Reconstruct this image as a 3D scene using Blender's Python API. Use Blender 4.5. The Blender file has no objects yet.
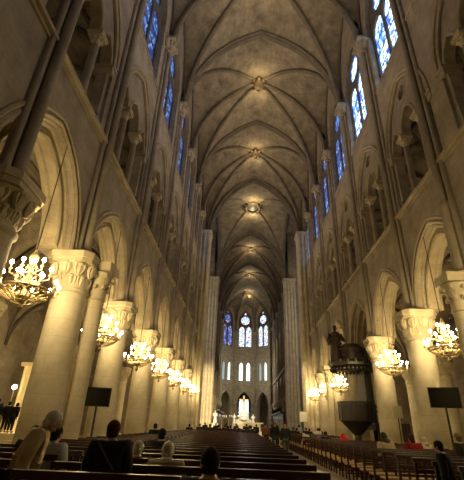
import bpy, bmesh, math, random
from mathutils import Vector, Matrix, geometry
random.seed(7)
SC = bpy.context.scene
COL = SC.collection
PI = math.pi
ORD = ("first second third fourth fifth sixth seventh eighth ninth tenth eleventh twelfth thirteenth fourteenth fifteenth "
       "sixteenth seventeenth eighteenth nineteenth twentieth twenty-first twenty-second twenty-third twenty-fourth twenty-fifth "
       "twenty-sixth twenty-seventh twenty-eighth twenty-ninth thirtieth thirty-first thirty-second thirty-third thirty-fourth "
       "thirty-fifth thirty-sixth thirty-seventh thirty-eighth thirty-ninth fortieth").split()

# ------------------------------------------------------------------ mesh helpers
class MB:
    """collects shapes in one bmesh"""
    def __init__(s):
        s.bm = bmesh.new()
        s.uv = s.bm.loops.layers.uv.new('UVMap')
        s.keep = set()
    def face(s, vs, uvs=None):
        try:
            f = s.bm.faces.new(vs)
        except ValueError:
            return None
        if uvs:
            for l, u in zip(f.loops, uvs):
                l[s.uv].uv = u
            s.keep.add(f)
        return f
    def box(s, c, d, rz=0.0, m=None):
        hx, hy, hz = d[0]/2, d[1]/2, d[2]/2
        R = Matrix.Rotation(rz, 3, 'Z') if m is None else m
        v = [s.bm.verts.new(Vector(c) + R @ Vector((x*hx, y*hy, z*hz))) for z in (-1, 1) for y in (-1, 1) for x in (-1, 1)]
        for q in ((0,2,3,1), (4,5,7,6), (0,1,5,4), (2,6,7,3), (0,4,6,2), (1,3,7,5)):
            s.face([v[i] for i in q])
        return s
    def taper(s, c, d0, d1, h, rz=0.0):
        """box with different bottom / top sizes; c = bottom centre"""
        R = Matrix.Rotation(rz, 3, 'Z'); v = []
        for z, d in ((0, d0), (h, d1)):
            for y in (-1, 1):
                for x in (-1, 1):
                    v.append(s.bm.verts.new(Vector(c) + R @ Vector((x*d[0]/2, y*d[1]/2, z))))
        for q in ((0,2,3,1), (4,5,7,6), (0,1,5,4), (2,6,7,3), (0,4,6,2), (1,3,7,5)):
            s.face([v[i] for i in q])
        return s
    def tube(s, pts, r, seg=8, closed=False, sq=None):
        pts = [Vector(p) for p in pts]; n = len(pts)
        rs = r if isinstance(r, (list, tuple)) else [r]*n
        rings = []; up = None
        for i, p in enumerate(pts):
            a = pts[(i-1) % n] if (closed or i > 0) else p
            b = pts[(i+1) % n] if (closed or i < n-1) else p
            t = (b - a).normalized()
            if up is None:
                up = Vector((0,0,1)) if abs(t.z) < .9 else Vector((1,0,0))
                up = (up - t*up.dot(t)).normalized()
            else:
                u2 = up - t*up.dot(t)
                up = u2.normalized() if u2.length > 1e-6 else t.orthogonal().normalized()
            w = t.cross(up)
            rings.append([s.bm.verts.new(p + (up*math.cos(2*PI*k/seg) + w*math.sin(2*PI*k/seg))*rs[i]) for k in range(seg)])
        m = n if closed else n-1
        for i in range(m):
            A, B = rings[i], rings[(i+1) % n]
            for k in range(seg):
                s.face([A[k], A[(k+1) % seg], B[(k+1) % seg], B[k]])
        if not closed:
            s.face(rings[0][::-1]); s.face(rings[-1])
        return s
    def lathe(s, prof, c=(0,0,0), seg=24, m=None, cap=True):
        c = Vector(c); rings = []
        for r, z in prof:
            if r < 1e-5:
                p = Vector((0,0,z)); rings.append([s.bm.verts.new(c + (m @ p if m else p))])
            else:
                rr = []
                for k in range(seg):
                    p = Vector((r*math.cos(2*PI*k/seg), r*math.sin(2*PI*k/seg), z))
                    rr.append(s.bm.verts.new(c + (m @ p if m else p)))
                rings.append(rr)
        for A, B in zip(rings, rings[1:]):
            if len(A) == 1 and len(B) == 1: continue
            for k in range(seg):
                k2 = (k+1) % seg
                if len(A) == 1: s.face([A[0], B[k2], B[k]])
                elif len(B) == 1: s.face([A[k], A[k2], B[0]])
                else: s.face([A[k], A[k2], B[k2], B[k]])
        if cap:
            if len(rings[0]) > 1: s.face(rings[0][::-1])
            if len(rings[-1]) > 1: s.face(rings[-1])
        return s
    def ball(s, c, r, seg=10, rings=6, m=None):
        if not isinstance(r, (tuple, list)): r = (r, r, r)
        M = Matrix.Diagonal(r).to_3x3()
        if m is not None: M = m @ M
        pr = [(math.sin(PI*i/rings), -math.cos(PI*i/rings)) for i in range(rings+1)]
        pr[0] = (0, -1); pr[-1] = (0, 1)
        return s.lathe(pr, c, seg, M)
    def plate(s, outer, holes, f, d0, d1):
        """flat plate with holes; f(a, b, depth) -> point, depth from d0 to d1"""
        loops = [outer] + holes
        tris = geometry.tessellate_polygon([[Vector((a, b, 0)) for a, b in L] for L in loops])
        flat = [p for L in loops for p in L]
        F = [s.bm.verts.new(f(a, b, d0)) for a, b in flat]
        B = [s.bm.verts.new(f(a, b, d1)) for a, b in flat]
        for t in tris:
            s.face([F[i] for i in t]); s.face([B[i] for i in reversed(t)])
        o = 0
        for L in loops:
            n = len(L)
            for i in range(n):
                j = (i+1) % n
                s.face([F[o+i], F[o+j], B[o+j], B[o+i]])
            o += n
        return s
    def ruled(s, A, B, n, du=1.0):
        """surface between two point lists"""
        rows = []
        for k in range(n+1):
            rows.append([s.bm.verts.new(Vector(a).lerp(Vector(b), k/n)) for a, b in zip(A, B)])
        for k in range(n):
            for i in range(len(A)-1):
                u0, u1 = i*du, (i+1)*du
                v0, v1 = k*.9, (k+1)*.9
                s.face([rows[k][i], rows[k][i+1], rows[k+1][i+1], rows[k+1][i]], [(v0,u0),(v0,u1),(v1,u1),(v1,u0)])
        return s
    def mesh(s, name, mat, smooth=True):
        bmesh.ops.remove_doubles(s.bm, verts=s.bm.verts, dist=1e-5)
        bmesh.ops.recalc_face_normals(s.bm, faces=s.bm.faces)
        keep = {f for f in s.keep if f.is_valid}
        for f in s.bm.faces:
            if f in keep: continue
            n = f.normal; ax = max(range(3), key=lambda i: abs(n[i]))
            for l in f.loops:
                c = l.vert.co
                l[s.uv].uv = (c.y, c.z) if ax == 0 else ((c.x, c.z) if ax == 1 else (c.x, c.y))
        me = bpy.data.meshes.new(name)
        s.bm.to_mesh(me); s.bm.free()
        me.materials.append(mat)
        if smooth:
            me.polygons.foreach_set('use_smooth', [True]*len(me.polygons))
            me.set_sharp_from_angle(angle=math.radians(38))
        return me
    def build(s, name, mat, parent=None, loc=(0,0,0), rz=0.0, smooth=True):
        return link(name, s.mesh(name, mat, smooth), parent, loc, rz)

def link(name, me, parent=None, loc=(0,0,0), rz=0.0):
    o = bpy.data.objects.new(name, me); COL.objects.link(o)
    o.location = loc; o.rotation_euler = (0, 0, rz)
    if parent: o.parent = parent
    return o
def tag(o, label=None, cat=None, group=None, kind=None):
    if label: o['label'] = label
    if cat: o['category'] = cat
    if group: o['group'] = group
    if kind: o['kind'] = kind
    return o
def thing(name, label, cat, loc=(0,0,0), rz=0.0, group=None, kind=None):
    o = link(name, None, None, loc, rz); o.empty_display_size = .2
    return tag(o, label, cat, group, kind)
KIDS = {}
def copy_tree(o, parent=None):
    c = o.copy(); COL.objects.link(c)
    if parent: c.parent = parent
    for ch in list(o.children):
        copy_tree(ch, c)
    return c
def dup(o, loc, rz=None, label=None, group=None):
    c = copy_tree(o); c.location = loc
    if rz is not None: c.rotation_euler = (0, 0, rz)
    if label: c['label'] = label
    if group: c['group'] = group
    return c

# ------------------------------------------------------------------ materials
def newmat(name):
    m = bpy.data.materials.new(name); m.use_nodes = True
    nt = m.node_tree; b = nt.nodes['Principled BSDF']
    return m, nt, b
def node(nt, t, **kw):
    n = nt.nodes.new(t)
    for k, v in kw.items():
        if k in n.inputs: n.inputs[k].default_value = v
        else: setattr(n, k, v)
    return n
def rgb(c): return (c[0], c[1], c[2], 1)
def plain(name, c, rough=.6, metal=0.0, var=.12, scale=6.0, spec=.5):
    m, nt, b = newmat(name)
    tc = node(nt, 'ShaderNodeTexCoord')
    no = node(nt, 'ShaderNodeTexNoise', Scale=scale, Detail=4.0)
    nt.links.new(tc.outputs['Object'], no.inputs['Vector'])
    r = node(nt, 'ShaderNodeMix', data_type='RGBA')
    r.inputs[6].default_value = rgb([x*(1-var) for x in c]); r.inputs[7].default_value = rgb([min(1, x*(1+var)) for x in c])
    nt.links.new(no.outputs['Fac'], r.inputs[0]); nt.links.new(r.outputs[2], b.inputs['Base Color'])
    b.inputs['Roughness'].default_value = rough; b.inputs['Metallic'].default_value = metal
    b.inputs['Specular IOR Level'].default_value = spec
    return m
def stone(name, c1, c2, mortar, bw=1.0, bh=.42, msize=.012, stain=.35, bump=.25, rough=.85):
    m, nt, b = newmat(name)
    tc = node(nt, 'ShaderNodeTexCoord')
    br = node(nt, 'ShaderNodeTexBrick', Scale=1.0)
    br.inputs['Color1'].default_value = rgb(c1); br.inputs['Color2'].default_value = rgb(c2); br.inputs['Mortar'].default_value = rgb(mortar)
    br.inputs['Brick Width'].default_value = bw; br.inputs['Row Height'].default_value = bh
    br.inputs['Mortar Size'].default_value = msize; br.inputs['Mortar Smooth'].default_value = .3; br.inputs['Bias'].default_value = 0
    nt.links.new(tc.outputs['UV'], br.inputs['Vector'])
    n1 = node(nt, 'ShaderNodeTexNoise', Scale=1.1, Detail=8.0, Roughness=.65)
    nt.links.new(tc.outputs['Object'], n1.inputs['Vector'])
    ramp = node(nt, 'ShaderNodeValToRGB')
    ramp.color_ramp.elements[0].position = .32; ramp.color_ramp.elements[1].position = .68
    lo = 1-stain
    ramp.color_ramp.elements[0].color = (lo, lo*.97, lo*.93, 1); ramp.color_ramp.elements[1].color = (1.1, 1.1, 1.1, 1)
    nt.links.new(n1.outputs['Fac'], ramp.inputs['Fac'])
    mx = node(nt, 'ShaderNodeMix', data_type='RGBA', blend_type='MULTIPLY'); mx.inputs[0].default_value = 1
    nt.links.new(br.outputs['Color'], mx.inputs[6]); nt.links.new(ramp.outputs['Color'], mx.inputs[7])
    nt.links.new(mx.outputs[2], b.inputs['Base Color'])
    n2 = node(nt, 'ShaderNodeTexNoise', Scale=14.0, Detail=5.0)
    nt.links.new(tc.outputs['Object'], n2.inputs['Vector'])
    ad = node(nt, 'ShaderNodeMath', operation='SUBTRACT')
    nt.links.new(n2.outputs['Fac'], ad.inputs[0]); nt.links.new(br.outputs['Fac'], ad.inputs[1])
    bp = node(nt, 'ShaderNodeBump', Strength=bump, Distance=.02)
    nt.links.new(ad.outputs[0], bp.inputs['Height']); nt.links.new(bp.outputs['Normal'], b.inputs['Normal'])
    b.inputs['Roughness'].default_value = rough; b.inputs['Specular IOR Level'].default_value = .2
    return m
def emit(name, c, strength, sample=True):
    m, nt, b = newmat(name)
    b.inputs['Base Color'].default_value = rgb(c); b.inputs['Emission Color'].default_value = rgb(c)
    b.inputs['Emission Strength'].default_value = strength
    if not sample: m.cycles.emission_sampling = 'NONE'
    return m
def stained(name, cols, strength, scale=5.0, lead=.06):
    """backlit leaded glass: small coloured cells in dark leads, daylight behind"""
    m, nt, b = newmat(name)
    tc = node(nt, 'ShaderNodeTexCoord')
    vo = node(nt, 'ShaderNodeTexVoronoi', Scale=scale); ve = node(nt, 'ShaderNodeTexVoronoi', Scale=scale, feature='DISTANCE_TO_EDGE')
    nt.links.new(tc.outputs['Object'], vo.inputs['Vector']); nt.links.new(tc.outputs['Object'], ve.inputs['Vector'])
    sp = node(nt, 'ShaderNodeSeparateColor'); nt.links.new(vo.outputs['Color'], sp.inputs[0])
    ramp = node(nt, 'ShaderNodeValToRGB'); ramp.color_ramp.interpolation = 'CONSTANT'
    el = ramp.color_ramp.elements
    for i, (p, c) in enumerate(cols):
        e = el[i] if i < 2 else el.new(p)
        e.position = p; e.color = rgb(c)
    nt.links.new(sp.outputs[0], ramp.inputs['Fac'])
    gt = node(nt, 'ShaderNodeMath', operation='GREATER_THAN'); gt.inputs[1].default_value = lead
    nt.links.new(ve.outputs['Distance'], gt.inputs[0])
    mul = node(nt, 'ShaderNodeMath', operation='MULTIPLY'); mul.inputs[1].default_value = strength
    nt.links.new(gt.outputs[0], mul.inputs[0])
    nt.links.new(ramp.outputs['Color'], b.inputs['Emission Color']); nt.links.new(mul.outputs[0], b.inputs['Emission Strength'])
    b.inputs['Base Color'].default_value = (.03, .03, .04, 1); b.inputs['Roughness'].default_value = .3
    return m

M = {}
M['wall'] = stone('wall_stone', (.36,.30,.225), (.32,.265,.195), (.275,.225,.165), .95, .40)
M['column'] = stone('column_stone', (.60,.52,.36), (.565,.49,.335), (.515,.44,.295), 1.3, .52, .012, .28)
M['carved'] = stone('carved_stone', (.56,.48,.33), (.53,.455,.31), (.49,.42,.29), 2.5, 2.0, .004, .35, .5)
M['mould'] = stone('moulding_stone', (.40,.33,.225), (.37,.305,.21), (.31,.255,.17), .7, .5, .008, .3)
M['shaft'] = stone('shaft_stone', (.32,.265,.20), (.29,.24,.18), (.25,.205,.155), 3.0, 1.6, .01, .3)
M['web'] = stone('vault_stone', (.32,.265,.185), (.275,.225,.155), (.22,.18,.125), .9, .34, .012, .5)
M['rib'] = stone('rib_stone', (.19,.155,.115), (.165,.135,.10), (.14,.115,.085), 1.2, .8, .01, .3)
M['floor'] = stone('floor_stone', (.46,.37,.25), (.25,.20,.13), (.15,.12,.08), .9, .9, .01, .35, .1, .35)
M['gold'] = plain('gilded_brass', (.62,.50,.27), .45, .5)
M['dkbrass'] = plain('dark_brass', (.30,.22,.10), .45, .6)
M['bulb'] = emit('lamp_bulb', (1, .92, .74), 30, False)
M['wood'] = plain('dark_varnished_wood', (.045,.016,.008), .4, 0, .35, 9, .3)
M['rail'] = plain('polished_rail_wood', (.058,.020,.010), .38, 0, .3, 9, .35)
M['rush'] = plain('rush_seat', (.42,.26,.10), .7, 0, .3, 20)
M['dkwood'] = plain('black_oak', (.030,.018,.010), .4, 0, .3, 8)
M['iron'] = plain('black_iron', (.02,.02,.02), .45, .3)
M['bossm'] = plain('dull_gilt_stone', (.16,.11,.055), .6, .2)
M['screen'] = plain('screen_black', (.008,.009,.009), .25, 0)
M['paper'] = plain('white_paper', (.7,.66,.55), .8, 0, .04)
M['lead'] = plain('window_stone_tracery', (.10,.085,.07), .8)
M['marble'] = plain('white_marble', (.82,.78,.68), .5, 0, .06)
M['altar'] = plain('pale_altar_stone', (.72,.62,.40), .6, 0, .1)
M['crossgold'] = plain('gilded_cross', (.95,.78,.40), .45, .1)
BLUES = [(0,(.02,.05,.35)), (.18,(.05,.16,.75)), (.40,(.18,.40,1)), (.58,(.50,.72,1)), (.74,(.85,.93,1)), (.90,(.08,.22,.9)), (.96,(.35,.05,.25))]
M['glassR'] = stained('stained_glass_bright_blue', [(0,(.03,.08,.5)), (.14,(.06,.20,.85)), (.32,(.30,.55,1)), (.52,(.75,.89,1)), (.90,(.06,.2,.8))], 2.6, 4.5, .045)
M['glassM'] = stained('stained_glass_mid_blue', [(0,(.01,.03,.15)), (.25,(.04,.12,.55)), (.55,(.12,.32,.9)), (.78,(.55,.75,1)), (.9,(.15,.08,.35))], 1.0, 4.5, .05)
M['glassL'] = stained('stained_glass_deep_blue', [(0,(.01,.025,.12)), (.3,(.03,.09,.40)), (.55,(.10,.28,.8)), (.75,(.30,.52,1)), (.9,(.02,.05,.25))], 0.9, 5.0, .05)
M['glassA'] = stained('stained_glass_pale', [(0,(.75,.85,1)), (.25,(.35,.65,.95)), (.40,(1,.92,.85)), (.62,(.95,.55,.55)), (.72,(.85,.92,1)), (.92,(.2,.3,.7))], 1.25, 3.2, .05)
M['glassB'] = stained('stained_glass_red_blue', [(0,(.03,.08,.45)), (.3,(.12,.28,.85)), (.55,(.5,.1,.12)), (.65,(.05,.12,.6)), (.86,(.65,.7,.8))], .75, 3.6, .05)
M['daylight'] = emit('clear_daylight_glass', (.72,.90,1.0), 1.25)
M['dim'] = emit('dim_daylight_glass', (.35,.5,.55), .35)

# ------------------------------------------------------------------ architecture constants (metres)
XW, TW = 6.6, 1.0            # nave wall face, wall thickness
XC = 6.82                    # column axis
B = 5.6                      # bay
YC = 50.35                   # bay counter origin (bay k starts at YC - k*B)
ZC, ZS, ZT = 6.27, 11.16, 19.0  # capital top, tribune sill, clerestory start
ZV, ZR = 24.5, 34.0          # vault springing, ridge
CR0, CR1 = YC - B, YC - B + 17.45   # crossing
ZWALL = 34.6
SIDE = {-1: 'opposite the pulpit', 1: 'on the pulpit side'}
def yk(k): return YC - k*B

def arch_pts(a, h, z0, n=10, d=0.0, c=0.0):
    """pointed arch from +a over the apex to -a"""
    R = (a*a + h*h)/(2*a); cx = a - R; r = R + d
    t1 = math.acos(max(-1, min(1, -cx/r)))
    right = [(cx + r*math.cos(t1*i/n), z0 + r*math.sin(t1*i/n)) for i in range(n+1)]
    right[-1] = (0, right[-1][1])
    return [(c+x, z) for x, z in right] + [(c-x, z) for x, z in right[-2::-1]]
def wallmap(side, x0=XW):
    return lambda a, b, d: Vector((side*(x0 + d), a, b))
def arch_roll(mb, a, h, z0, r, f, depth, d=0.0, c=0.0, zb=None, n=10, seg=6):
    p = arch_pts(a, h, z0, n, d, c)
    if zb is not None: p = [(p[0][0], zb)] + p + [(p[-1][0], zb)]
    mb.tube([f(x, z, depth) for x, z in p], r, seg)

# ------------------------------------------------------------------ one bay of the nave wall (local y from -B/2 to B/2)
def bay_meshes(side, oculus):
    f = wallmap(side); H = B/2; out = []
    A1, H1 = 2.2, 2.95
    w = MB()
    arc = arch_pts(A1, H1, ZC, 12)
    w.plate([(-H, ZC), (-H, ZS), (H, ZS), (H, ZC)] + arc, [], f, 0, TW)
    w2 = w
    # tribune stage: outer plane with the enclosing arch
    A2, H2, Z2 = 2.25, 3.3, 14.55
    enc = [(A2, ZS+.02)] + arch_pts(A2, H2, Z2, 12) + [(-A2, ZS+.02)]
    w2.plate([(-H, ZS), (H, ZS), (H, ZT), (-H, ZT)], [enc], f, 0, .16)
    # clerestory plane with the window opening
    wy = .4 if side > 0 else .05
    win = [(wy+1.75, 19.6)] + arch_pts(1.75, 3.0, 25.2, 10, 0, wy) + [(wy-1.75, 19.6)]
    w2.plate([(-H, ZT), (H, ZT), (H, ZWALL), (-H, ZWALL)], [win], f, 0, .7)
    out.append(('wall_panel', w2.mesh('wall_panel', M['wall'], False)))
    # inner plane of the tribune: three openings
    t = MB()
    cen = arch_pts(.70, 1.05, 14.95, 8)
    s1 = arch_pts(.52, .95, 14.6, 8, 0, 1.52); s2 = arch_pts(.52, .95, 14.6, 8, 0, -1.52)
    hole = [(2.04, ZS)] + s1 + cen + s2 + [(-2.04, ZS)]
    holes = []
    if oculus:
        holes.append([(.40*math.cos(2*PI*k/18), 17.0 + .40*math.sin(2*PI*k/18)) for k in range(18)])
    outer = [(A2+.15, ZS)] + arch_pts(A2, H2, Z2, 12, .15) + [(-A2-.15, ZS)]
    poly = [(2.04, ZS)] + s1 + cen + s2 + [(-2.04, ZS)] + [(-A2-.15, ZS)] + arch_pts(A2, H2, Z2, 12, .15)[::-1] + [(A2+.15, ZS)]
    t.plate(poly, holes, f, .14, .58)
    if oculus:
        t.plate([(.55*math.cos(2*PI*k/18), 17.0+.55*math.sin(2*PI*k/18)) for k in range(18)], [], f, .60, .68)
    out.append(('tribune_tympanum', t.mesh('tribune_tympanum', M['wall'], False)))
    m = MB()
    arch_roll(m, .70, 1.05, 14.95, .08, f, .14, .04)
    for c in (1.52, -1.52): arch_roll(m, .52, .95, 14.6, .075, f, .14, .04, c)
    arch_roll(m, A2, H2, Z2, .10, f, .06, -.05, 0, None, 12); arch_roll(m, A2, H2, Z2, .09, f, -.02, .14, 0, None, 12)
    if oculus:
        m.tube([f(.42*math.cos(2*PI*k/18), 17.0+.42*math.sin(2*PI*k/18), .14) for k in range(18)], .05, 5, True)
    # impost blocks on the piers
    for sg in (-1, 1):
        m.box(f(sg*2.24, 14.47, .34), (.82, .50, .16)); m.box(f(sg*2.24, 14.22, .34), (.74, .42, .34))
    out.append(('tribune_arch', m.mesh('tribune_arch', M['mould'])))
    # arcade arch: inner order and rolls
    g = MB()
    inn = arch_pts(A1, H1, ZC, 12, -.34)
    g.plate(arch_pts(A1, H1, ZC, 12, .02) + inn[::-1], [], f, .30, .72)
    for d, dep, r in ((.30, -.02, .07), (.12, .02, .09), (-.03, .26, .09), (-.34, .33, .09), (-.34, .69, .09), (.02, .98, .09)):
        arch_roll(g, A1, H1, ZC, r, f, dep, d, 0, None, 12)
    out.append(('arcade_arch', g.mesh('arcade_arch', M['mould'])))
    # string courses
    c = MB()
    c.box(f(0, ZS-.06, .0), (.36, B, .14)); c.box(f(0, ZS-.20, .05), (.24, B, .12)); c.box(f(0, ZS-.08, .6), (1.2, B, .14))
    out.append(('string_course', c.mesh('string_course', M['mould'])))
    c = MB(); c.box(f(0, 19.55, 0), (.12, B, .12)); c.box(f(0, 19.3, .9), (1.0, B, .3))
    out.append(('clerestory_sill', c.mesh('clerestory_sill', M['mould'])))
    return out
def colonnette_proto(side):
    t = thing('gallery_column', '', 'colonnette', (0,0,0))
    MB().lathe([(.145,.0),(.145,2.75),(.125,3.0)], (0,0,.22), 12).build('shaft', M['shaft'], t)
    MB().box((0,0,.06), (.44,.44,.12)).lathe([(.20,.12),(.21,.16),(.16,.20),(.15,.24)], (0,0,0), 12).build('base', M['mould'], t)
    cm = MB().lathe([(.12,3.05),(.14,3.10),(.16,3.25),(.24,3.42),(.25,3.45)], (0,0,0), 12)
    for k in range(8):
        a = k*PI/4; cm.ball((.21*math.cos(a), .21*math.sin(a), 3.36), .055, 6, 4)
    cm.box((0,0,3.49), (.56,.52,.10)).box((0,0,3.60), (.62,.58,.12))
    cm.build('capital', M['carved'], t)
    return t
def shaft_mesh(side, lower=False):
    """triple wall shaft from the arcade capital to the vault springing"""
    s = MB(); X = lambda d: side*(XW + d)
    for dy, dx, r in ((0, -.20, .155), (-.27, -.06, .105), (.27, -.06, .105)):
        s.lathe([(r*1.5, ZC), (r*1.6, ZC+.18), (r*1.2, ZC+.3), (r*1.1, ZC+.42), (r, ZC+.5), (r, ZV-.9)], (X(dx), dy, 0), 12)
        if lower: s.lathe([(r*1.3, ZC+.3), (r*1.35, 8.9), (r*1.5, 9.0), (r*1.5, 9.12), (r, 9.3)], (X(dx), dy, 0), 12)
    s.box((X(0), 0, (ZC+ZV)/2), (.10, .74, ZV-ZC-.6))
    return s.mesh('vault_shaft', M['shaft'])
def vaultcap_mesh(side):
    s = MB(); X = lambda d: side*(XW + d)
    s.lathe([(.26, ZV-.95), (.30, ZV-.9), (.27, ZV-.82), (.34, ZV-.4), (.52, ZV-.16)], (X(-.22), 0, 0), 14)
    for k in range(10):
        a = 2*PI*k/10; s.ball((X(-.22)+.43*math.cos(a), .43*math.sin(a), ZV-.30), .11, 6, 4)
    for dy in (-.38, .38):
        s.lathe([(.15, ZV-.8), (.2, ZV-.4), (.3, ZV-.16)], (X(-.06), dy, 0), 10)
    s.box((X(-.18), 0, ZV-.08), (.9, 1.3, .18))
    return s.mesh('shaft_capital', M['mould'])

WALLS = {}
PSH = {(-1, 8): 1.45, (1, 7): 1.05, (-1, 7): .15}     # piers that stand a little off the regular bay
PX = {(-1, 7): -.22, (1, 6): -.22, (1, 7): -.2, (-1, 8): -.22}
BM_ = {}
for sd, nm in ((-1, 'left'), (1, 'right')):
    root = thing('wall_'+nm, 'stone nave wall with pointed arcade, gallery arches and windows, '+SIDE[sd], 'wall', (0,0,0), 0, None, 'structure')
    WALLS[sd] = root
    BM_[sd] = bay_meshes(sd, sd > 0)
    for k in range(1, 10):
        yc = yk(k+.5)
        for n, me in BM_[sd]:
            link(n, me, root, (0, yc, 0))
    sm, sl, vc = shaft_mesh(sd), shaft_mesh(sd, True), vaultcap_mesh(sd)
    for k in range(2, 10):
        yy = yk(k) + PSH.get((sd, k), 0)
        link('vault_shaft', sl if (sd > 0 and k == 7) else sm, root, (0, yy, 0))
        link('shaft_capital', vc, root, (0, yy, 0))

# tribune colonnettes
protoC = colonnette_proto(1); first = True
for sd in (-1, 1):
    n = 0
    for k in range(9, 0, -1):
        for q, dy in enumerate((-.86, .86)):
            lab = 'slender gallery colonnette on the sill %s, %s from the near end' % (SIDE[sd], ORD[n]); n += 1
            loc = (sd*(XW+.30), yk(k+.5)+dy+.12, ZS+.01)
            if first:
                protoC.location = loc; tag(protoC, lab, 'colonnette', 'gallery colonnettes'); first = False
            else:
                dup(protoC, loc, None, lab, 'gallery colonnettes')

# ------------------------------------------------------------------ clerestory windows
NWIN = [0]
def window_meshes(side, glass):
    wy = .4 if side > 0 else .05
    f0 = wallmap(side); f = lambda a, b, d: f0(a+wy, b - .2 - (.15*(23-b)/3 if b < 23 else 0), d); tr = MB(); gl = MB()
    outer = [(1.77, 19.93)] + arch_pts(1.77, 3.02, 25.4, 10) + [(-1.77, 19.93)]
    l1 = [(1.60, 20.05)] + arch_pts(.74, 1.0, 24.0, 6, 0, .86) + [(.12, 20.05)]
    l2 = [(-.12, 20.05)] + arch_pts(.74, 1.0, 24.0, 6, 0, -.86) + [(-1.60, 20.05)]
    oc = [(.95*math.cos(2*PI*k/20), 26.3+.95*math.sin(2*PI*k/20)) for k in range(20)]
    tr.plate(outer, [l1, l2, oc], f, .30, .48)
    for q in (21.5, 22.5, 23.5): tr.box(f(0, q, .4), (.04, 3.2, .04))
    gl.plate([(1.75, 19.96)] + arch_pts(1.75, 3.0, 25.4, 10) + [(-1.75, 19.96)], [], f, .42, .44)
    return tr.mesh('tracery', M['lead'], False), gl.mesh('glass', glass, False)
for sd, gm in ((-1, M['glassL']), (1, M['glassR'])):
    tm, gl = window_meshes(sd, gm); n = 0
    gl2 = window_meshes(sd, M['glassM'])[1]
    for k in range(8, 0, -1):
        NWIN[0] += 1
        w = thing('window_%d' % NWIN[0], '%s clerestory window %s, %s from the near end' % ('deep blue' if sd < 0 else 'bright blue-white', SIDE[sd], ORD[n]),
                  'window', (0, yk(k+.5), 0), 0, 'clerestory windows', 'structure'); n += 1
        link('tracery', tm, w); link('glass', gl2 if (sd > 0 and k <= 4) else gl, w)

# ------------------------------------------------------------------ nave columns
def column_meshes(r=.535, zc=ZC, aw=1.5):
    sh = MB().lathe([(r*1.03, .62), (r, 2.5), (r*.97, zc-1.27)], (0,0,0), 36).mesh('shaft', M['column'])
    ba = MB(); ba.box((0,0,.15), (r*3.0, r*3.0, .30))
    ba.lathe([(r*1.42,.30),(r*1.46,.38),(r*1.40,.45),(r*1.18,.48),(r*1.16,.53),(r*1.24,.57),(r*1.20,.64),(r*1.03,.66)], (0,0,0), 32)
    ba = ba.mesh('base', M['column'])
    ca = MB(); z0 = zc-1.27
    ca.lathe([(r*1.0,z0-.02),(r*1.10,z0+.03),(r*1.10,z0+.10),(r*.99,z0+.14),(r*1.0,z0+.4),(r*1.12,z0+.65),(r*1.30,zc-.38),(r*1.34,zc-.32)], (0,0,0), 32)
    for row, (zz, rr, nb, br) in enumerate(((z0+.50, 1.06, 10, .085), (zc-.42, 1.36, 10, .10))):
        for k in range(nb):
            a = 2*PI*(k+.5*(row % 2))/nb
            p = Vector((r*rr*math.cos(a), r*rr*math.sin(a), zz)); t = Vector((-math.sin(a), math.cos(a), 0)); o = Vector((math.cos(a), math.sin(a), 0))
            ca.ball(p, (br*.8, br, br*.8), 7, 5, Matrix.Rotation(a, 3, 'Z'))
            ca.tube([p-o*.12-Vector((0,0,.34)), p-o*.05-Vector((0,0,.15)), p+o*.0], [.05,.10,.06], 6)
            for sg in (-1, 1):
                ca.tube([p-o*.10-Vector((0,0,.30))+t*.05*sg, p+t*.13*sg-o*.05-Vector((0,0,.12)), p+t*.12*sg-o*.02], [.05,.06,.05], 5)
    ca = ca.mesh('capital', M['carved'])
    ab = MB(); c = .24; h = aw/2
    oct_ = [(h,-h+c),(h,h-c),(h-c,h),(-h+c,h),(-h,h-c),(-h,-h+c),(-h+c,-h),(h-c,-h)]
    ab.plate(oct_, [], lambda a, b, d: Vector((a, b, d)), zc-.20, zc)
    ab.plate([(x*.93, y*.93) for x, y in oct_], [], lambda a, b, d: Vector((a, b, d)), zc-.33, zc-.20)
    ab = ab.mesh('abacus', M['carved'], False)
    return (('base', ba), ('shaft', sh), ('capital', ca), ('abacus', ab))
CM = column_meshes()
def engaged_meshes():
    s = MB().lathe([(.34,.0),(.36,.2),(.30,.3),(.33,.4),(.27,.5),(.25,2.0),(.25,ZC-1.25)], (0,0,0), 18).mesh('engaged_shaft', M['column'])
    c = MB(); z0 = ZC-1.25
    c.lathe([(.25,z0-.02),(.30,z0+.03),(.27,z0+.1),(.28,z0+.5),(.44,ZC-.42),(.46,ZC-.36)], (0,0,0), 18)
    for zz, rr in ((z0+.42, .33), (z0+.75, .43)):
        for k in range(8):
            a = 2*PI*k/8; c.ball((rr*math.cos(a), rr*math.sin(a), zz), .085, 6, 4)
    c.box((0,0,ZC-.16), (.86,.86,.30))
    return s, c.mesh('engaged_capital', M['carved'])
EN = engaged_meshes()
for sd in (-1, 1):
    n = 0
    for k in range(9, 1, -1):
        y = yk(k)
        y += PSH.get((sd, k), 0)
        if k in (7, 3) and (sd > 0 or k == 7):
            lab = 'arcade column with an attached side shaft %s, %s from the near end' % (SIDE[sd], ORD[n])
        else:
            lab = 'round leafy-topped arcade column %s, %s from the near end' % (SIDE[sd], ORD[n])
        c = thing('nave_column', lab, 'column', (sd*(XC+PX.get((sd, k), 0)), y, 0), 0, 'nave columns', 'thing'); n += 1
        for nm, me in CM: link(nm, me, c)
        if k in (7, 3) and (sd > 0 or k == 7):
            link('engaged_shaft', EN[0], c, (-sd*.72, .42 if sd < 0 else -.30, 0)); link('engaged_capital', EN[1], c, (-sd*.72, .42 if sd < 0 else -.30, -.06))

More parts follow.
